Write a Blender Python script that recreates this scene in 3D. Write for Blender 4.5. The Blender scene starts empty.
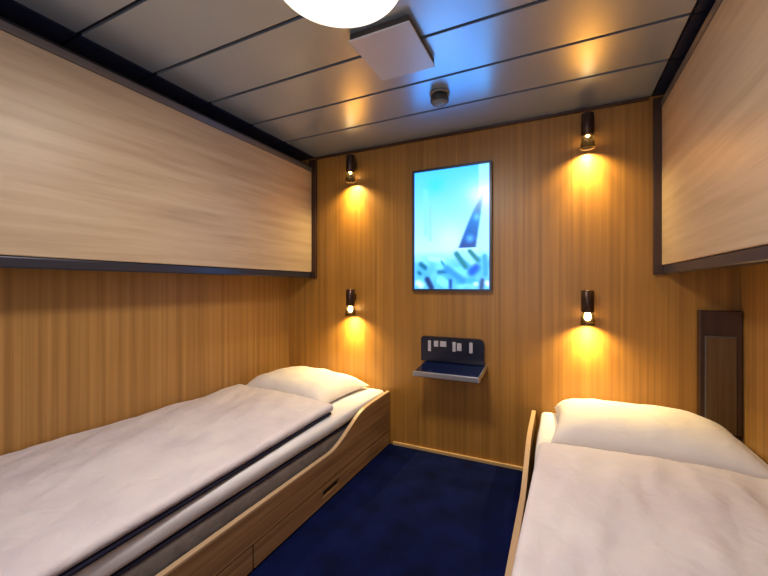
import bpy, bmesh, math, random
from mathutils import Vector, noise
random.seed(7)
scn = bpy.context.scene
COL = scn.collection
PI = math.pi

# ------------------------------------------------------------ room dimensions (metres)
XL, XR = -1.974, 0.785        # side walls
YB, YF = 2.35, -1.0           # back wall (with the picture), wall behind the camera
H = 2.10
FL, FR = -1.73, 0.472         # faces of the folded upper bunks

def s2l(c):
    c = c / 255.0
    return c / 12.92 if c <= 0.04045 else ((c + 0.055) / 1.055) ** 2.4
def rgb(r, g, b): return (s2l(r), s2l(g), s2l(b), 1.0)

# ------------------------------------------------------------ materials
def new_mat(name):
    m = bpy.data.materials.new(name); m.use_nodes = True
    nt = m.node_tree
    return m, nt, nt.nodes['Principled BSDF']
def plain(name, col, rough=0.5, metal=0.0, spec=0.5):
    m, nt, b = new_mat(name)
    b.inputs['Base Color'].default_value = col
    b.inputs['Roughness'].default_value = rough
    b.inputs['Metallic'].default_value = metal
    b.inputs['Specular IOR Level'].default_value = spec
    return m
def ramp(nt, stops):
    r = nt.nodes.new('ShaderNodeValToRGB')
    els = r.color_ramp.elements
    els[0].position, els[0].color = stops[0]
    els[1].position, els[1].color = stops[-1]
    for p, c in stops[1:-1]:
        e = els.new(p); e.color = c
    return r
def wood(name, c_dark, c_mid, c_light, scale, rough=0.4, fine=None, bump=0.02):
    """grain runs along the axis with the small scale number"""
    m, nt, b = new_mat(name)
    tc = nt.nodes.new('ShaderNodeTexCoord')
    mp = nt.nodes.new('ShaderNodeMapping'); mp.inputs['Scale'].default_value = scale
    nt.links.new(tc.outputs['Object'], mp.inputs['Vector'])
    n1 = nt.nodes.new('ShaderNodeTexNoise')
    n1.inputs['Scale'].default_value = 1.0; n1.inputs['Detail'].default_value = 5
    n1.inputs['Roughness'].default_value = 0.6
    nt.links.new(mp.outputs['Vector'], n1.inputs['Vector'])
    r = ramp(nt, [(0.3, c_dark), (0.5, c_mid), (0.7, c_light)])
    nt.links.new(n1.outputs['Fac'], r.inputs['Fac'])
    nt.links.new(r.outputs['Color'], b.inputs['Base Color'])
    bp = nt.nodes.new('ShaderNodeBump'); bp.inputs['Strength'].default_value = bump
    bp.inputs['Distance'].default_value = 0.01
    nt.links.new(n1.outputs['Fac'], bp.inputs['Height'])
    nt.links.new(bp.outputs['Normal'], b.inputs['Normal'])
    b.inputs['Roughness'].default_value = rough
    return m
def fabric(name, col, col2, scale=6, bump=0.25, rough=0.9, bscale=None):
    m, nt, b = new_mat(name)
    tc = nt.nodes.new('ShaderNodeTexCoord')
    n1 = nt.nodes.new('ShaderNodeTexNoise'); n1.inputs['Scale'].default_value = scale
    n1.inputs['Detail'].default_value = 4
    nt.links.new(tc.outputs['Object'], n1.inputs['Vector'])
    r = ramp(nt, [(0.3, col), (0.7, col2)])
    nt.links.new(n1.outputs['Fac'], r.inputs['Fac'])
    nt.links.new(r.outputs['Color'], b.inputs['Base Color'])
    n2 = nt.nodes.new('ShaderNodeTexNoise'); n2.inputs['Scale'].default_value = bscale or scale * 2.2
    n2.inputs['Detail'].default_value = 5; n2.inputs['Distortion'].default_value = 0.6
    nt.links.new(tc.outputs['Object'], n2.inputs['Vector'])
    bp = nt.nodes.new('ShaderNodeBump'); bp.inputs['Strength'].default_value = bump
    bp.inputs['Distance'].default_value = 0.02
    nt.links.new(n2.outputs['Fac'], bp.inputs['Height'])
    nt.links.new(bp.outputs['Normal'], b.inputs['Normal'])
    b.inputs['Roughness'].default_value = rough
    b.inputs['Specular IOR Level'].default_value = 0.15
    return m
def emis(name, col, strength):
    m, nt, b = new_mat(name)
    b.inputs['Base Color'].default_value = col
    b.inputs['Emission Color'].default_value = col
    b.inputs['Emission Strength'].default_value = strength
    return m

M = {}
M['wall_x'] = wood('wall_wood_back', rgb(136, 94, 36), rgb(154, 107, 44), rgb(168, 120, 52), (48, 1, 0.5), 0.40)
M['wall_y'] = wood('wall_wood_side', rgb(140, 100, 50), rgb(162, 119, 62), rgb(178, 134, 74), (1, 38, 0.4), 0.42)
M['bunk'] = wood('pale_bunk_wood', rgb(170, 145, 116), rgb(184, 160, 130), rgb(194, 171, 142), (1, 1.4, 26), 0.42)
M['board'] = wood('bed_wood', rgb(112, 80, 52), rgb(140, 104, 68), rgb(160, 124, 86), (20, 1.0, 46), 0.42)
M['edge'] = plain('pale_wood_edge', rgb(188, 156, 122), 0.4)
M['ceil'] = plain('ceiling_panel_paint', rgb(190, 206, 226), 0.30, 0.72, 0.6)
M['black'] = plain('black_gap', rgb(14, 14, 20), 0.6)
M['navytrim'] = plain('navy_ceiling_channel', rgb(30, 38, 62), 0.3, 0.2)
M['darkrail'] = plain('dark_rail', rgb(62, 64, 76), 0.28, 0.55)
M['greyrail'] = plain('grey_rail', rgb(112, 106, 104), 0.35, 0.4)
M['brown'] = plain('dark_brown_trim', rgb(58, 32, 16), 0.45)
M['lampmetal'] = plain('lamp_body_bronze', rgb(64, 44, 34), 0.3, 0.6)
M['steel'] = plain('brushed_steel', rgb(190, 188, 190), 0.3, 0.85)
M['hatch'] = plain('hatch_paint', rgb(196, 200, 214), 0.35, 0.15, 0.6)
M['hatchside'] = plain('hatch_side_dark', rgb(62, 54, 54), 0.5)
M['detdark'] = plain('detector_dark_ring', rgb(40, 48, 50), 0.4)
M['detgrey'] = plain('detector_grey', rgb(120, 122, 126), 0.4)
M['detlight'] = plain('detector_pale', rgb(206, 210, 216), 0.35)
M['navyglass'] = plain('navy_gloss', rgb(10, 22, 62), 0.15, 0.0, 0.8)
M['navyblack'] = plain('navy_black_panel', rgb(10, 14, 36), 0.25, 0.0, 0.6)
M['palemark'] = plain('pale_marking', rgb(176, 172, 180), 0.4)
M['ladder_dark'] = wood('dark_panel_wood', rgb(44, 24, 14), rgb(58, 34, 20), rgb(70, 42, 24), (20, 20, 1), 0.4)
M['ladder_inset'] = wood('inset_panel_wood', rgb(74, 52, 28), rgb(88, 64, 36), rgb(100, 76, 46), (60, 60, 1), 0.35)
M['sheet'] = fabric('white_sheet', rgb(212, 208, 212), rgb(224, 220, 222), 4, 0.12)
M['duvet'] = fabric('white_duvet', rgb(206, 196, 202), rgb(220, 212, 214), 5, 0.5, bscale=11)
M['pillow'] = fabric('white_pillowcase', rgb(216, 208, 206), rgb(228, 220, 216), 5, 0.25, bscale=14)
M['greymat'] = fabric('grey_mattress', rgb(112, 104, 102), rgb(130, 122, 118), 20, 0.1)
M['gap_shade'] = fabric('navy_gap_shade', rgb(34, 34, 54), rgb(44, 44, 64), 20, 0.1)  # dark navy used as painted shade between the bedding layers
M['skirting'] = plain('pale_skirting', rgb(196, 158, 104), 0.35)
M['dome'] = emis('lamp_dome_glow', (1.0, 0.93, 0.80, 1), 1.25)
M['bulb'] = emis('bulb_glow', (1.0, 0.80, 0.45, 1), 14)

# carpet
m, nt, b = new_mat('navy_carpet')
tc = nt.nodes.new('ShaderNodeTexCoord')
n1 = nt.nodes.new('ShaderNodeTexNoise'); n1.inputs['Scale'].default_value = 7; n1.inputs['Detail'].default_value = 3
n2 = nt.nodes.new('ShaderNodeTexNoise'); n2.inputs['Scale'].default_value = 260; n2.inputs['Detail'].default_value = 2
nt.links.new(tc.outputs['Object'], n1.inputs['Vector']); nt.links.new(tc.outputs['Object'], n2.inputs['Vector'])
r = ramp(nt, [(0.3, rgb(3, 10, 44)), (0.7, rgb(8, 20, 68))])
nt.links.new(n1.outputs['Fac'], r.inputs['Fac']); nt.links.new(r.outputs['Color'], b.inputs['Base Color'])
bp = nt.nodes.new('ShaderNodeBump'); bp.inputs['Strength'].default_value = 0.6; bp.inputs['Distance'].default_value = 0.004
nt.links.new(n2.outputs['Fac'], bp.inputs['Height']); nt.links.new(bp.outputs['Normal'], b.inputs['Normal'])
b.inputs['Roughness'].default_value = 1.0; b.inputs['Specular IOR Level'].default_value = 0.1
M['carpet'] = m

# clear lamp shade: lets the light through, keeps highlights and a little warm body
m, nt, b = new_mat('clear_lamp_glass')
out = nt.nodes['Material Output']
tr = nt.nodes.new('ShaderNodeBsdfTransparent'); tr.inputs['Color'].default_value = (1, .95, .82, 1)
gl = nt.nodes.new('ShaderNodeBsdfGlossy'); gl.inputs['Roughness'].default_value = 0.15
gl.inputs['Color'].default_value = (.9, .8, .6, 1)
fr = nt.nodes.new('ShaderNodeFresnel'); fr.inputs['IOR'].default_value = 1.6
mx = nt.nodes.new('ShaderNodeMixShader')
nt.links.new(fr.outputs[0], mx.inputs[0]); nt.links.new(tr.outputs[0], mx.inputs[1]); nt.links.new(gl.outputs[0], mx.inputs[2])
nt.links.new(mx.outputs[0], out.inputs['Surface'])
M['glass'] = m

# backlit picture, colours from a painted colour attribute
m, nt, b = new_mat('backlit_picture')
at = nt.nodes.new('ShaderNodeAttribute'); at.attribute_name = 'paint'
b.inputs['Base Color'].default_value = (0.02, 0.02, 0.02, 1)
b.inputs['Roughness'].default_value = 0.2
nt.links.new(at.outputs['Color'], b.inputs['Emission Color'])
b.inputs['Emission Strength'].default_value = 1.05
M['picture'] = m

# ------------------------------------------------------------ mesh helpers
def link(name, bm, mat, parent=None, smooth=False):
    me = bpy.data.meshes.new(name)
    bmesh.ops.recalc_face_normals(bm, faces=bm.faces[:])
    bm.to_mesh(me); bm.free()
    o = bpy.data.objects.new(name, me); COL.objects.link(o)
    for mm in (mat if isinstance(mat, (list, tuple)) else [mat]):
        me.materials.append(mm)
    if smooth:
        for p in me.polygons: p.use_smooth = True
    if parent is not None:
        o.parent = parent
        o.matrix_parent_inverse.identity()
        o.location = o.location
    return o
def box(bm, x0, x1, y0, y1, z0, z1, mi=0):
    vs = [bm.verts.new(p) for p in ((x0,y0,z0),(x1,y0,z0),(x1,y1,z0),(x0,y1,z0),(x0,y0,z1),(x1,y0,z1),(x1,y1,z1),(x0,y1,z1))]
    for f in ((0,3,2,1),(4,5,6,7),(0,1,5,4),(1,2,6,5),(2,3,7,6),(3,0,4,7)):
        fc = bm.faces.new([vs[i] for i in f]); fc.material_index = mi
def bevbox(x0, x1, y0, y1, z0, z1, r=0.003, seg=2):
    bm = bmesh.new(); box(bm, x0, x1, y0, y1, z0, z1)
    bmesh.ops.bevel(bm, geom=bm.edges[:], offset=r, segments=seg, affect='EDGES', profile=0.5)
    return bm
def lathe(prof, n=40, cx=0, cy=0, cz=0, bm=None):
    bm = bm or bmesh.new()
    rings = []
    for r, z in prof:
        if r < 1e-6: rings.append([bm.verts.new((cx, cy, cz + z))])
        else: rings.append([bm.verts.new((cx + r*math.cos(2*PI*i/n), cy + r*math.sin(2*PI*i/n), cz + z)) for i in range(n)])
    for a, b in zip(rings, rings[1:]):
        for i in range(n):
            j = (i + 1) % n
            if len(a) == 1 and len(b) == 1: continue
            if len(a) == 1: bm.faces.new((a[0], b[i], b[j]))
            elif len(b) == 1: bm.faces.new((a[i], a[j], b[0]))
            else: bm.faces.new((a[i], a[j], b[j], b[i]))
    return bm
def prism(poly, x0, x1, bm=None):
    """poly in (y,z), extruded along x"""
    bm = bm or bmesh.new()
    a = [bm.verts.new((x0, y, z)) for y, z in poly]; b = [bm.verts.new((x1, y, z)) for y, z in poly]
    bm.faces.new(a); bm.faces.new(b[::-1])
    for i in range(len(poly)):
        j = (i + 1) % len(poly); bm.faces.new((a[i], b[i], b[j], a[j]))
    return bm
def grid_lines(n):
    # denser towards the ends
    return [math.sin((i / n - 0.5) * PI) * 0.55 + (i / n - 0.5) * 0.9 for i in range(n + 1)]
def soft_box(x0, x1, y0, y1, z0, z1, r, nx, ny, nz, fn=None):
    """closed rounded box with a dense surface grid; fn(p)->p reshapes it"""
    bm = bmesh.new()
    hx, hy, hz = (x1-x0)/2, (y1-y0)/2, (z1-z0)/2
    c = Vector(((x0+x1)/2, (y0+y1)/2, (z0+z1)/2))
    r = min(r, hz*0.999, hx, hy)
    cache = {}
    gl = {k: [v for v in grid_lines(k)] for k in (nx, ny, nz)}
    def V(i, j, k):
        key = (i, j, k)
        if key in cache: return cache[key]
        def co(idx, n, h):
            s = gl[n][idx]; s = s / gl[n][-1]
            return s * h
        q = Vector((co(i, nx, hx), co(j, ny, hy), co(k, nz, hz)))
        inn = Vector((max(-hx+r, min(hx-r, q.x)), max(-hy+r, min(hy-r, q.y)), max(-hz+r, min(hz-r, q.z))))
        d = q - inn
        if d.length > 1e-9:
            q = inn + d.normalized() * r
        q = q + c
        if fn: q = fn(q)
        cache[key] = bm.verts.new(q)
        return cache[key]
    for i in range(nx):
        for j in range(ny):
            for k in (0, nz): bm.faces.new((V(i,j,k), V(i+1,j,k), V(i+1,j+1,k), V(i,j+1,k)))
    for i in range(nx):
        for k in range(nz):
            for j in (0, ny): bm.faces.new((V(i,j,k), V(i+1,j,k), V(i+1,j,k+1), V(i,j,k+1)))
    for j in range(ny):
        for k in range(nz):
            for i in (0, nx): bm.faces.new((V(i,j,k), V(i,j+1,k), V(i,j+1,k+1), V(i,j,k+1)))
    return bm
def struct(name, bm, mat):
    o = link(name, bm, mat); o['kind'] = 'structure'; return o
def thing(name, label, cat, loc=(0,0,0), group=None):
    o = bpy.data.objects.new(name, None); COL.objects.link(o)
    o.location = loc; o.empty_display_size = 0.1
    o['label'] = label; o['category'] = cat
    if group: o['group'] = group
    return o
def tag(o, label, cat, group=None):
    o['label'] = label; o['category'] = cat
    if group: o['group'] = group
    return o
def rebase(o, loc):
    """put a world-space mesh's origin at loc"""
    o.data.transform(__import__('mathutils').Matrix.Translation(-Vector(loc)))
    o.location = loc
    return o
def part(name, bm, mat, parent, smooth=False):
    """bm is in world space: bring it into the parent's space"""
    bmesh.ops.translate(bm, verts=bm.verts[:], vec=-Vector(parent['_w']) if '_w' in parent else -parent.location)
    return link(name, bm, mat, parent, smooth)

# ------------------------------------------------------------ room shell
T = 0.06
bm = bmesh.new(); box(bm, XL-T, XR+T, YF-T, YB+T, -T, 0); struct('floor', bm, M['carpet'])
bm = bmesh.new(); box(bm, XL-T, XR+T, YB, YB+T, 0, H); struct('wall_back', bm, M['wall_x'])
bm = bmesh.new(); box(bm, XL-T, XL, YF, YB, 0, H); struct('wall_left', bm, M['wall_y'])
bm = bmesh.new(); box(bm, XR, XR+T, YF, YB, 0, H); struct('wall_right', bm, M['wall_y'])
bm = bmesh.new(); box(bm, XL-T, XR+T, YF-T, YF, 0, H); struct('wall_front', bm, M['wall_x'])
# ceiling: long metal panels with dark joints every 0.305 m
bm = bmesh.new()
box(bm, XL-T, XR+T, YF-T, YB+T, H+0.012, H+0.05, 1)
joints = [2.0 - 0.302*k for k in range(0, 10)]
ys = [YB] + joints + [YF]
for a, b2 in zip(ys, ys[1:]):
    if a - b2 < 0.03: continue
    t = bmesh.new(); box(t, -1.715, 0.43, b2+0.009, a-0.009, H, H+0.013)
    me = bpy.data.meshes.new('t'); t.to_mesh(me); t.free(); bm.from_mesh(me); bpy.data.meshes.remove(me)
struct('ceiling', bm, [M['ceil'], M['black']])
def channel(name, x0, x1):
    bm = bmesh.new()
    for a, b2 in zip(ys, ys[1:]):
        box(bm, x0, x1, b2+0.005, a-0.005, H-0.004, H+0.012)
    struct(name, bm, M['navytrim'])
channel('trim_1', XL+0.001, -1.722)
channel('trim_2', 0.438, XR-0.001)
bm = bmesh.new(); box(bm, -1.70, 0.42, YB-0.014, YB, H-0.016, H-0.001); struct('trim_3', bm, M['brown'])
bm = bevbox(-1.05, -0.16, YB-0.014, YB-0.0005, 0.0, 0.022, 0.003); struct('baseboard_back', bm, M['skirting'])
bm = bmesh.new(); box(bm, XL, XL+0.012, YF, YB-0.02, 0, 0.03); struct('baseboard_left', bm, M['skirting'])
bm = bmesh.new(); box(bm, XR-0.012, XR, YF, YB-0.02, 0, 0.03); struct('baseboard_right', bm, M['skirting'])

# ------------------------------------------------------------ folded upper bunks
def upper_bunk(face, wall, label, top):
    s = 1 if wall < face else -1            # direction from the wall into the room
    Y0, Y1 = 0.25, 2.335
    root = thing('upper_bunk', label, 'bunk', (wall, (Y0+Y1)/2, 1.19), 'folded upper bunks')
    def bx(a, b2, y0, y1, z0, z1, r=0.003):
        return bevbox(min(a, b2), max(a, b2), y0, y1, z0, z1, r)
    part('front_panel', bx(face, face-s*0.022, Y0, Y1-0.012, 1.212, top, 0.004), M['bunk'], root)
    part('body', bx(face-s*0.024, wall+s*0.002, Y0+0.01, Y1-0.014, 1.20, top-0.03, 0.003), M['darkrail'], root)
    part('bottom_rail', bx(face-s*0.006, face-s*0.05, Y0, Y1-0.013, 1.168, 1.2105, 0.006), M['darkrail'], root)
    part('top_rail', bx(face+s*0.004, face-s*0.03, Y0, Y1-0.012, top+0.001, top+0.034, 0.004), M['greyrail'], root)
    part('fascia', bx(face-s*0.010, face-s*0.035, Y0, Y1-0.012, top+0.035, top+0.050, 0.002), M['black'], root)
    part('end_post', bx(face+s*0.034, face-s*0.03, Y1-0.010, YB-0.001, 1.165, H-0.02, 0.002), M['brown'], root)
    return root
upper_bunk(FL, XL, 'folded-up upper bunk with pale wood front above the bed with the drawer slot, left wall', 1.985)
upper_bunk(FR, XR, 'folded-up upper bunk with pale wood front on the right wall above the dark wall panel', 2.025)

# ------------------------------------------------------------ lower beds
def s_profile(zb):
    pts = [(0.25, zb), (2.325, zb), (2.325, 0.372), (2.05, 0.366)]
    for k in range(0, 13):
        t = k / 12; sm = t*t*(3-2*t)
        pts.append((2.0 - 0.42*t, 0.362 - (0.362-0.238)*sm))
    pts.append((0.25, 0.238))
    return pts
def bed(outer, wall, label):
    s = 1 if wall < outer else -1
    root = thing('bed', label, 'bed', (outer - s*0.45, 1.29, 0), 'lower beds')
    x0, x1 = sorted((outer, outer - s*0.020))
    part('side_board', prism(s_profile(0.109), x0, x1), M['board'], root)
    # pale edging along the top of the board
    pr = [p for p in s_profile(0.109) if p[1] > 0.2][:]
    bm = bmesh.new()
    for a, b2 in zip(pr, pr[1:]):
        if abs(a[0]-b2[0]) < 1e-6: continue
        vs = [bm.verts.new(p) for p in ((x0-.0006, a[0], a[1]-.004), (x1+.0006, a[0], a[1]-.004), (x1+.0006, b2[0], b2[1]-.004), (x0-.0006, b2[0], b2[1]-.004),
              (x0-.0006, a[0], a[1]+.004), (x1+.0006, a[0], a[1]+.004), (x1+.0006, b2[0], b2[1]+.004), (x0-.0006, b2[0], b2[1]+.004))]
        for f in ((0,3,2,1),(4,5,6,7),(0,1,5,4),(1,2,6,5),(2,3,7,6),(3,0,4,7)):
            bm.faces.new([vs[i] for i in f])
    part('edge_strip', bm, M['edge'], root)
    bx0, bx1 = sorted((outer - s*0.03, wall + s*0.02))
    part('base', bevbox(bx0, bx1, 0.26, 2.32, 0.0, 0.195, 0.003), M['board'], root)
    for (y0, y1) in ((0.26, 1.06), (1.068, 2.318)):
        yc = 1.60 if y1 > 2 else 0.66
        # drawer front with a real slot: four pieces round the opening
        bm = bmesh.new()
        for (a, b2, c, d) in ((y0, yc-0.075, 0.012, 0.101), (yc+0.075, y1, 0.012, 0.101), (yc-0.075, yc+0.075, 0.012, 0.045), (yc-0.075, yc+0.075, 0.078, 0.101)):
            box(bm, x0, x1, a, b2, c, d)
        bmesh.ops.remove_doubles(bm, verts=bm.verts[:], dist=1e-5)
        dr = part('drawer', bm, M['board'], root)
        dr['_w'] = list(root.location)
        a, b2 = sorted((outer - s*0.014, outer - s*0.019))
        h = part('handle_slot', bevbox(a, b2, yc-0.0745, yc+0.0745, 0.0455, 0.0775, 0.001), M['black'], dr)
        h['label'] = 'black recessed slot handle'
        del dr['_w']
    return root
bed(-1.068, XL, 'low wooden bed with curved side board and drawer slot along the left wall')
bed(-0.148, XR, 'low wooden bed on the right seen along its thin curved side board')

def wrinkle(amp, sx, sy, seed, ang=0.0):
    ca, sa = math.cos(ang), math.sin(ang)
    def f(p):
        u = p.x*ca + p.y*sa; v = -p.x*sa + p.y*ca
        n = noise.noise(Vector((u*sx, v*sy, seed))) + 0.5*noise.noise(Vector((u*sx*2.1, v*sy*2.1, seed+5)))
        return amp*n
    return f
def bedding(outer, wall, loc_words, seed):
    s = 1 if wall < outer else -1
    mx0, mx1 = sorted((outer - s*0.045, wall + s*0.012))
    # grey lower mattress
    w = wrinkle(0.003, 3, 3, seed)
    def f0(p): return p
    o = link('mattress', soft_box(mx0, mx1, 0.27, 2.325, 0.197, 0.303, 0.02, 10, 30, 5, f0), M['greymat'], smooth=True)
    rebase(o, ((mx0+mx1)/2, 1.3, 0.197))
    tag(o, 'grey mattress under the white topper on the %s bed' % loc_words, 'mattress', 'grey mattresses')
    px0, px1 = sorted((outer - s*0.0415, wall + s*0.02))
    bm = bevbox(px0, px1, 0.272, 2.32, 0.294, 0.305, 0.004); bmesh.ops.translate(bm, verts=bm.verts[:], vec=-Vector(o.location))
    link('topper_gap_shade', bm, M['gap_shade'], o)  # dark strip put in as the shadow gap below the topper
    w1 = wrinkle(0.006, 5, 2.2, seed+2)
    tx0, tx1 = sorted((outer - s*0.034, wall + s*0.010))
    def f1(p):
        if p.z > 0.34: p = p + Vector((0, 0, w1(p)*0.5))
        e = abs(p.x - (outer - s*0.034))
        if e < 0.08: p = p + Vector((w1(Vector((p.z*3, p.y, 0)))*1.2, 0, 0))
        return p
    o = link('mattress_topper', soft_box(tx0, tx1, 0.265, 2.33, 0.306, 0.383, 0.03, 24, 70, 8, f1), M['sheet'], smooth=True)
    rebase(o, ((tx0+tx1)/2, 1.3, 0.306))
    tag(o, 'white sheeted mattress topper on the %s bed' % loc_words, 'mattress', 'white mattress toppers')

bedding(-1.068, XL, 'left', 1.0)
bedding(-0.135, XR, 'right', 9.0)

# left duvet (edge towards the room flares outwards at the foot; far end is slanted)
def duvet(x0, x1, y0, y1, z0, z1, free, fn_edge, fn_end, seed, ang, label, amp=0.010, gap_shade=True):
    wa = wrinkle(amp*1.2, 7, 1.6, seed, ang); wb = wrinkle(amp*0.7, 3.0, 2.0, seed+3, ang*0.5)
    wc = wrinkle(amp*0.40, 24, 4.5, seed+7, ang)
    def shape(p):
        # slant / flare
        tx = (p.x - x0) / (x1 - x0) if free > 0 else (x1 - p.x) / (x1 - x0)
        ty = (p.y - y0) / (y1 - y0)
        q = Vector((p.x + free*fn_edge(p.y)*max(0, (tx-0.4)/0.6), p.y + fn_end(tx)*max(0, (ty-0.5)/0.5), p.z))
        return q, tx, ty
    def fn(p):
        q, tx, ty = shape(p)
        top = max(0.0, min(1.0, (p.z - z0) / (z1 - z0)))
        edge = min(1.0, min(1-tx, tx+0.6, 1-ty, ty+0.5) / 0.12)
        q.z += top * (wa(p) + wb(p) + wc(p)) * (0.35 + 0.65*edge)
        q.z += top * 0.010 * math.sin(PI*min(1, max(0, tx)))
        q.x += 0.004*noise.noise(Vector((p.y*3, p.z*9, seed)))
        return q
    o = link('duvet', soft_box(x0, x1, y0, y1, z0+(0.016 if gap_shade else 0.004), z1, 0.022 if gap_shade else 0.026, 60, 110, 6, fn), M['duvet'], smooth=True)
    rebase(o, ((x0+x1)/2, (y0+y1)/2, z0))
    tag(o, label, 'duvet', 'white duvets')
    if gap_shade:
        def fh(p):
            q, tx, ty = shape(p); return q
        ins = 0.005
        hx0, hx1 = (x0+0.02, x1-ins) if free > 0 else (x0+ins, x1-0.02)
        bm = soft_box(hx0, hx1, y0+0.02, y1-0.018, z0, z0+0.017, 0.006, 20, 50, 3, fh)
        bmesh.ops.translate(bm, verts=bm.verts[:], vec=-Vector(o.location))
        link('duvet_edge_shade', bm, M['gap_shade'], o, True)  # thin navy layer painting the shadow line under the duvet edge
    return o
duvet(XL+0.012, -1.140, 0.24, 1.74, 0.388, 0.446, +1,
      lambda y: max(0, (1.6 - y))*0.055, lambda t: 0.09 - 0.09*t, 3.0, 0.5,
      'smooth white duvet lying flat on the bed along the left wall')
duvet(-0.072, XR-0.012, 0.24, 1.735, 0.388, 0.440, -1,
      lambda y: 0.012 + (1.7-y)*0.028, lambda t: 0.0, 13.0, -0.15,
      'rumpled white duvet on the bed at the right', amp=0.013, gap_shade=False)

# pillows
def pillow(cx, cy, z0, lx, ly, hgt, rotz, seed, label, tilt=0.0, roll=0.0, bias=0.0):
    bm = bmesh.new(); n = 40; m_ = 26
    def pt(i, j, sgn):
        u = -1 + 2*i/n; v = -1 + 2*j/m_
        u = math.sin(u*PI/2); v = math.sin(v*PI/2)
        prof = max(0, (1-abs(u)**(6.0 if u < 0 else 3.6)))**(0.42 if u < 0 else 0.6) * max(0, (1-abs(v)**3.4))**0.55
        # pinched corners
        kx = 1 - 0.055*(1-abs(u)**2)*0 - 0.05*(v*v)*(1-u*u); 
        ky = 1 - 0.07*(u*u)*(1-v*v)
        x = u*lx/2*ky; y = v*ly/2*kx
        z = prof*hgt*(0.92 if sgn > 0 else -0.08) * (1 + bias*v)
        if sgn > 0:
            z += prof*0.013*noise.noise(Vector((x*6, y*9, seed))) + prof*0.006*noise.noise(Vector((x*15, y*17, seed+3)))
        return Vector((x, y, z))
    top = [[None]*(m_+1) for _ in range(n+1)]; bot = [[None]*(m_+1) for _ in range(n+1)]
    for i in range(n+1):
        for j in range(m_+1):
            e = i in (0, n) or j in (0, m_)
            top[i][j] = bm.verts.new(pt(i, j, 1))
            bot[i][j] = top[i][j] if e else bm.verts.new(pt(i, j, -1))
    for i in range(n):
        for j in range(m_):
            bm.faces.new((top[i][j], top[i+1][j], top[i+1][j+1], top[i][j+1]))
            bm.faces.new((bot[i][j+1], bot[i+1][j+1], bot[i+1][j], bot[i][j]))
    o = link('pillow', bm, M['pillow'], smooth=True)
    o.location = (cx, cy, z0 + hgt*0.08); o.rotation_euler = (tilt, roll, rotz)
    # hem seam round the rim
    tag(o, label, 'pillow', 'white pillows')
    return o
pillow(-1.575, 2.055, 0.394, 0.70, 0.52, 0.118, math.radians(-4), 2, 'plump white pillow at the head of the left bed under the reading lamps', math.radians(0.5))
pillow(0.345, 2.045, 0.396, 0.76, 0.52, 0.128, math.radians(-1), 22, 'plump white pillow at the head of the right bed beside the dark wall panel', math.radians(0.5), math.radians(0.3))

# ------------------------------------------------------------ reading lamps
def reading_lamp(x, ztop, label, first=None):
    yc = YB - 0.062
    root = thing('reading_lamp', label, 'lamp', (x, YB, ztop-0.06), 'reading lamps on the back wall')
    if first:
        for ch in first.children:
            c = ch.copy(); COL.objects.link(c); c.parent = root
            for g in ch.children:
                d = g.copy(); COL.objects.link(d); d.parent = c
        return root
    part('wall_bracket', bevbox(x-0.014, x+0.014, YB-0.03, YB-0.0005, ztop-0.085, ztop-0.035, 0.003), M['lampmetal'], root)
    part('body', lathe([(0, 0), (0.028, 0), (0.032, -0.004), (0.032, -0.116), (0.029, -0.12), (0, -0.12)], 36, x, yc, ztop), M['lampmetal'], root, True)
    sh = part('lamp_shade', lathe([(0.027, -0.119), (0.031, -0.130), (0.036, -0.186), (0.0335, -0.186), (0.0285, -0.130), (0.0245, -0.119)], 36, x, yc, ztop), M['glass'], root, True)
    part('shade_rim', lathe([(0.0365, -0.184), (0.0385, -0.187), (0.0365, -0.190), (0.033, -0.187), (0.0365, -0.184)], 36, x, yc, ztop), M['lampmetal'], root, True)
    part('bulb', lathe([(0, -0.1205), (0.012, -0.1205), (0.017, -0.135), (0.018, -0.15), (0.013, -0.163), (0, -0.168)], 24, x, yc, ztop), M['bulb'], root, True)
    return root
LAMPS = [(-1.363, 1.082, 'small dark cylindrical reading lamp low on the wall over the left pillow'),
         (-1.363, 2.045, 'small dark reading lamp high on the wall near the ceiling, left of the lit picture'),
         (0.136, 1.082, 'small dark cylindrical reading lamp low on the wall over the right pillow'),
         (0.136, 2.045, 'small dark reading lamp high on the wall near the ceiling, right of the lit picture')]
first = None
for (x, zt, lab) in LAMPS:
    o = reading_lamp(x, zt, lab, first)
    if first is None: first = o
    for (en, ang, tilt, colr) in ((34, 64, 11, (1.0, 0.70, 0.20)), (24, 150, 3, (1.0, 0.74, 0.30))):
        L = bpy.data.lights.new('reading_spot', 'SPOT'); L.energy = en; L.color = colr
        L.spot_size = math.radians(ang); L.spot_blend = 1.0; L.shadow_soft_size = 0.014
        lo = bpy.data.objects.new('reading_spot', L); COL.objects.link(lo)
        lo.location = (x, YB-0.056, zt-0.172); lo.rotation_euler = (math.radians(tilt), 0, 0)

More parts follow.
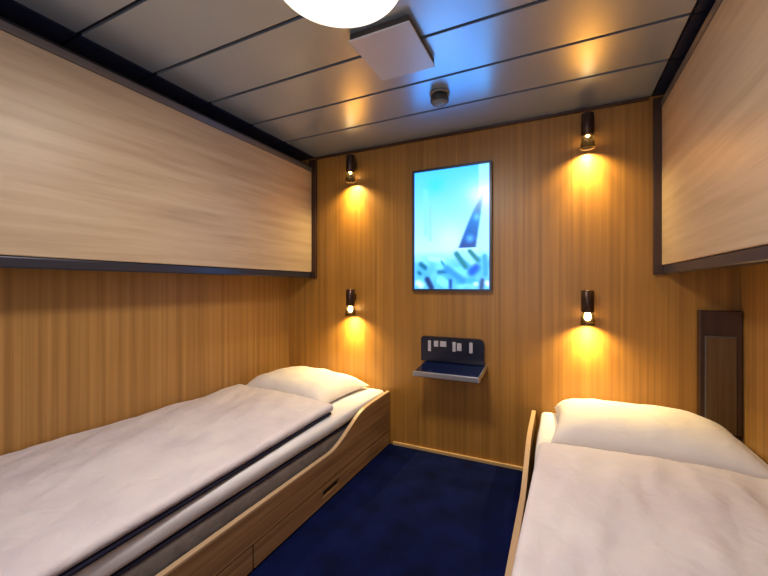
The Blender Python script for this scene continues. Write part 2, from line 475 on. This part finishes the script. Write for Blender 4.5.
# ------------------------------------------------------------ backlit picture
PX0, PX1, PZ0, PZ1 = -0.898, -0.378, 1.072, 1.878
root = thing('picture_light_box', 'tall glowing blue backlit picture in a thin dark frame on the back wall', 'picture', ((PX0+PX1)/2, YB, PZ0))
bm = bmesh.new(); f = 0.014
for a in ((PX0, PX1, PZ1-f, PZ1), (PX0, PX1, PZ0, PZ0+f), (PX0, PX0+f, PZ0+f, PZ1-f), (PX1-f, PX1, PZ0+f, PZ1-f)):
    box(bm, a[0], a[1], YB-0.035, YB-0.001, a[2], a[3])
part('frame', bm, plain('picture_frame_grey', rgb(62, 66, 76), 0.35, 0.4), root)
def blend(a, b2, t): t = max(0, min(1, t)); return tuple(a[i]*(1-t)+b2[i]*t for i in range(3))
def paint(u, v):
    c = blend((88, 214, 246), (176, 232, 250), v/0.45)
    if v > 0.45: c = blend((176, 232, 250), (206, 250, 250), (v-0.45)/0.2)
    c = blend(c, (232, 250, 244), math.exp(-((u-.5)/.18)**2 - ((v-.6)/.12)**2)*0.8)
    c = blend(c, (150, 255, 255), math.exp(-((u-.16)/.025)**2)*0.7*(1 if .15 < v < .55 else 0))
    c = blend(c, (150, 215, 240), math.exp(-((u-.22)/.025)**2)*0.6*(1 if .3 < v < .6 else 0))
    if u > 0.86: c = blend(c, (190, 255, 255), 0.8)
    c = blend(c, (60, 222, 238), math.exp(-((u-.3)/.12)**2 - ((v-.12)/.07)**2)*0.7)
    # dark curved sail
    if 0.22 < v < 0.67:
        s = (v-0.22)/0.44
        lo = 0.925 - 0.33*s**0.8; hi = 0.945 - 0.10*s
        e = min((u-lo)/0.025, (hi-u)/0.03)
        if e > 0:
            sc = blend((30, 142, 178), (10, 118, 198), s*1.6) if s < .6 else blend((10, 118, 198), (52, 84, 168), (s-.6)/.4)
            sc = blend(sc, (84, 200, 255), math.exp(-((u-.84)/.04)**2 - ((v-.42)/.03)**2))
            sc = blend(sc, (96, 190, 250), math.exp(-((u-.755)/.05)**2 - ((v-.59)/.03)**2))
            c = blend(c, sc, e)
    if v > 0.68:
        n = noise.noise(Vector((u*7, v*12, 4.0)))
        c = blend(c, blend((130, 226, 250), (84, 190, 238), 0.5+n), (v-0.68)/0.12)
        def seg(x0, y0, x1, y1, w, col, c):
            dx, dy = x1-x0, (y1-y0)*1.55; px, py = u-x0, (v-y0)*1.55
            t = max(0, min(1, (px*dx+py*dy)/(dx*dx+dy*dy+1e-9)))
            d = math.hypot(px-t*dx, py-t*dy)
            return blend(c, col, 1.4 - 1.4*d/w) if d < w else c
        c = seg(.94, .74, .95, .88, .05, (50, 170, 200), c)
        c = seg(.88, .76, .89, .86, .05, (90, 200, 250), c)
        c = seg(.55, .86, .68, .84, .07, (130, 232, 255), c)
        c = seg(.22, .74, .40, .76, .05, (190, 255, 250), c)
        c = seg(.38, .77, .41, .80, .025, (60, 165, 190), c)
        c = seg(.60, .94, .80, .93, .05, (70, 190, 245), c)
        c = seg(.58, .71, .70, .82, .05, (40, 140, 165), c)
        c = seg(.66, .70, .80, .80, .045, (170, 240, 255), c)
        c = seg(.75, .69, .86, .77, .04, (40, 138, 158), c)
        c = seg(.09, .79, .15, .82, .05, (20, 120, 165), c)
        c = seg(.06, .86, .08, .87, .035, (24, 120, 165), c)
        c = seg(.34, .86, .44, .855, .04, (36, 130, 175), c)
        c = seg(.45, .83, .66, .93, .06, (60, 160, 240), c)
        c = seg(.78, .86, .83, .83, .075, (14, 100, 214), c)
        c = seg(.36, .93, .42, .95, .07, (150, 248, 255), c)
        c = seg(.18, .92, .24, .99, .055, (26, 60, 130), c)
        c = seg(.50, .93, .50, .99, .03, (24, 80, 170), c)
        c = seg(.91, .93, .90, .99, .04, (40, 80, 150), c)
        c = seg(.05, .95, .09, .97, .06, (236, 238, 255), c)
        c = seg(.97, .95, .98, .96, .045, (245, 245, 255), c)
        c = seg(.82, .96, .84, .96, .035, (220, 245, 255), c)
    return c
bm = bmesh.new(); nu, nv = 56, 88
lay = bm.verts.layers.float_color.new('paint')
x0, x1, z0, z1 = PX0+f, PX1-f, PZ0+f, PZ1-f
vs = [[bm.verts.new((x0+(x1-x0)*i/nu, YB-0.022, z1-(z1-z0)*j/nv)) for j in range(nv+1)] for i in range(nu+1)]
for i in range(nu+1):
    for j in range(nv+1):
        c = paint(i/nu, j/nv)
        lr, lg, lb = (s2l(min(255, max(0, k))) for k in c)
        vs[i][j][lay] = (lr*0.92, lg*1.10 + 0.5*lg**6, lb + 1.9*lb**4, 1)   # the backlight is strongest in the blue
for i in range(nu):
    for j in range(nv): bm.faces.new((vs[i][j], vs[i+1][j], vs[i+1][j+1], vs[i][j+1]))
bk = [bm.verts.new((x, YB-0.002, z)) for x, z in ((x0, z0), (x1, z0), (x1, z1), (x0, z1))]; bm.faces.new(bk)
pc = part('picture_panel', bm, M['picture'], root)
pc['label'] = 'glowing pale blue picture with a dark curved sail'

# ------------------------------------------------------------ small wall shelf under the picture
root = thing('wall_shelf', 'small navy wall shelf with a silver front lip below the lit picture', 'shelf', (-0.63, YB, 0.585))
# rounded back board
bx0, bx1, bz0, bz1 = -0.836, -0.424, 0.612, 0.772
pts = []
rr = 0.035
for (cx, cz, a0) in ((bx1-rr, bz1-rr, 0), (bx0+rr*0.5, bz1-rr*0.5, 90)):
    r_ = rr if a0 == 0 else rr*0.5
    for k in range(7):
        a = math.radians(a0 + 90*k/6); pts.append((cx + r_*math.cos(a), cz + r_*math.sin(a)))
pts += [(bx0, bz0), (bx1, bz0)]
bm = bmesh.new()
a = [bm.verts.new((x, YB-0.03, z)) for x, z in pts]; b2 = [bm.verts.new((x, YB-0.001, z)) for x, z in pts]
bm.faces.new(a); bm.faces.new(b2[::-1])
for i in range(len(pts)):
    j = (i+1) % len(pts); bm.faces.new((a[i], b2[i], b2[j], a[j]))
part('back_board', bm, M['navyblack'], root)
# pale marks along the board, too small to read
for (u0, u1, w0, w1) in ((.12, .17, .40, .84), (.22, .29, .60, .84), (.32, .42, .62, .84), (.52, .57, .46, .84), (.59, .66, .50, .80), (.78, .83, .44, .86)):
    X = lambda u: bx0 + (bx1-bx0)*u
    Z = lambda w: bz0 + (bz1-bz0)*w
    o = part('pale_mark', bevbox(X(u0), X(u1), YB-0.0335, YB-0.0302, Z(w0), Z(w1), 0.001), M['palemark'], root)
part('shelf_tray', prism([(2.105, 0.566), (YB-0.002, 0.594), (YB-0.002, 0.610), (2.105, 0.582)], -0.806, -0.418), M['navyglass'], root)
bm = bmesh.new()
t = bevbox(-0.808, -0.410, 2.090, 2.1045, 0.558, 0.590, 0.004)
me = bpy.data.meshes.new('t'); t.to_mesh(me); t.free(); bm.from_mesh(me)
t = prism([(2.1045, 0.560), (YB-0.002, 0.588), (YB-0.002, 0.616), (2.1045, 0.588)], -0.4175, -0.410); me = bpy.data.meshes.new('t'); t.to_mesh(me); t.free(); bm.from_mesh(me)
part('front_lip', bm, M['steel'], root)
for x in (-0.76, -0.46):
    part('bracket', prism([(YB-0.001, 0.50), (YB-0.02, 0.50), (2.14, 0.560), (2.14, 0.569), (YB-0.001, 0.594)], x-0.006, x+0.006), M['brown'], root)

# ------------------------------------------------------------ dark panel beside the right pillow
root = thing('wall_panel', 'tall dark brown wall panel with a lighter inset in the right corner by the pillow', 'panel', (0.697, YB, 0.42))
part('frame', bevbox(0.620, 0.782, YB-0.045, YB-0.001, 0.388, 0.985, 0.004), M['ladder_dark'], root)
part('inset', bevbox(0.644, 0.758, YB-0.052, YB-0.0452, 0.395, 0.858, 0.002), M['ladder_inset'], root)
bm = bmesh.new()
for a in ((0.640, 0.6438, 0.395, 0.862), (0.6438, 0.758, 0.8583, 0.862)):
    box(bm, a[0], a[1], YB-0.054, YB-0.0452, a[2], a[3])
part('inset_edge', bm, M['greyrail'], root)

# ------------------------------------------------------------ ceiling fittings
cx, cy = -0.622, 0.972
root = thing('ceiling_lamp', 'round glowing white dome lamp mounted on the ceiling', 'lamp', (cx, cy, H))
part('base', lathe([(0, -0.0005), (0.19, -0.0005), (0.195, -0.006), (0.195, -0.026), (0.19, -0.03), (0, -0.03)], 64, cx, cy, H), M['steel'], root, True)
prof = [(0.203, -0.028), (0.207, -0.036), (0.204, -0.046)]
for k in range(1, 11):
    t = k/10; prof.append((0.204*math.cos(t*PI/2), -0.046 - 0.034*math.sin(t*PI/2)))
prof[-1] = (0, prof[-1][1])
part('dome', lathe([(0, -0.0305), (0.196, -0.0305)] + prof, 64, cx, cy, H), M['dome'], root, True)

root = thing('ceiling_hatch', 'square pale box-shaped cover on the ceiling between the dome lamp and the detector', 'cover', (-0.62, 1.40, H))
hx0, hx1, hy0, hy1 = -0.755, -0.495, 1.25, 1.56
part('side_frame', bevbox(hx0+0.004, hx1-0.004, hy0+0.004, hy1-0.004, H-0.024, H-0.0005, 0.002), M['hatchside'], root)
part('cover_plate', bevbox(hx0, hx1, hy0, hy1, H-0.031, H-0.0245, 0.003), M['hatch'], root)

dx, dy = -0.560, 1.835
root = thing('smoke_detector', 'small round grey and black detector on the ceiling in front of the picture', 'detector', (dx, dy, H))
part('base', lathe([(0, -0.0005), (0.050, -0.0005), (0.052, -0.006), (0.050, -0.012), (0, -0.012)], 40, dx, dy, H), M['detgrey'], root, True)
part('sensor_ring', lathe([(0, -0.0125), (0.045, -0.0125), (0.047, -0.044), (0.043, -0.046), (0, -0.046)], 40, dx, dy, H), M['detdark'], root, True)
part('cap', lathe([(0, -0.0465), (0.040, -0.0465), (0.038, -0.056), (0.024, -0.064), (0, -0.066)], 40, dx, dy, H), M['detgrey'], root, True)

# ------------------------------------------------------------ lights
def area(name, loc, rot, size, energy, col, shape='DISK', sy=None):
    L = bpy.data.lights.new(name, 'AREA'); L.energy = energy; L.color = col; L.shape = shape; L.size = size
    if sy: L.size_y = sy
    o = bpy.data.objects.new(name, L); COL.objects.link(o); o.location = loc; o.rotation_euler = rot
    return o
area('dome_light', (cx, cy, H-0.09), (0, 0, 0), 0.36, 21, (1.0, 0.90, 0.80))
# unseen cool-white fill light added behind the camera
area('fill_light', (-0.5, YF+0.05, 1.3), (math.radians(90), 0, 0), 1.0, 14, (0.86, 0.88, 1.0), 'RECTANGLE', 1.5)

w = bpy.data.worlds.new('world'); scn.world = w; w.use_nodes = True
w.node_tree.nodes['Background'].inputs[0].default_value = (0.5, 0.5, 0.6, 1)
w.node_tree.nodes['Background'].inputs[1].default_value = 0.2

# ------------------------------------------------------------ camera
cam = bpy.data.cameras.new('camera'); co = bpy.data.objects.new('camera', cam); COL.objects.link(co)
cam.sensor_width = 36; cam.lens = 368/768*36; cam.clip_start = 0.02
co.location = (0, 0, 1.105); co.rotation_euler = (PI/2, 0, math.atan(176/368))
cam.shift_y = -2/768
scn.camera = co
scn.view_settings.view_transform = 'Standard'
scn.view_settings.look = 'None'
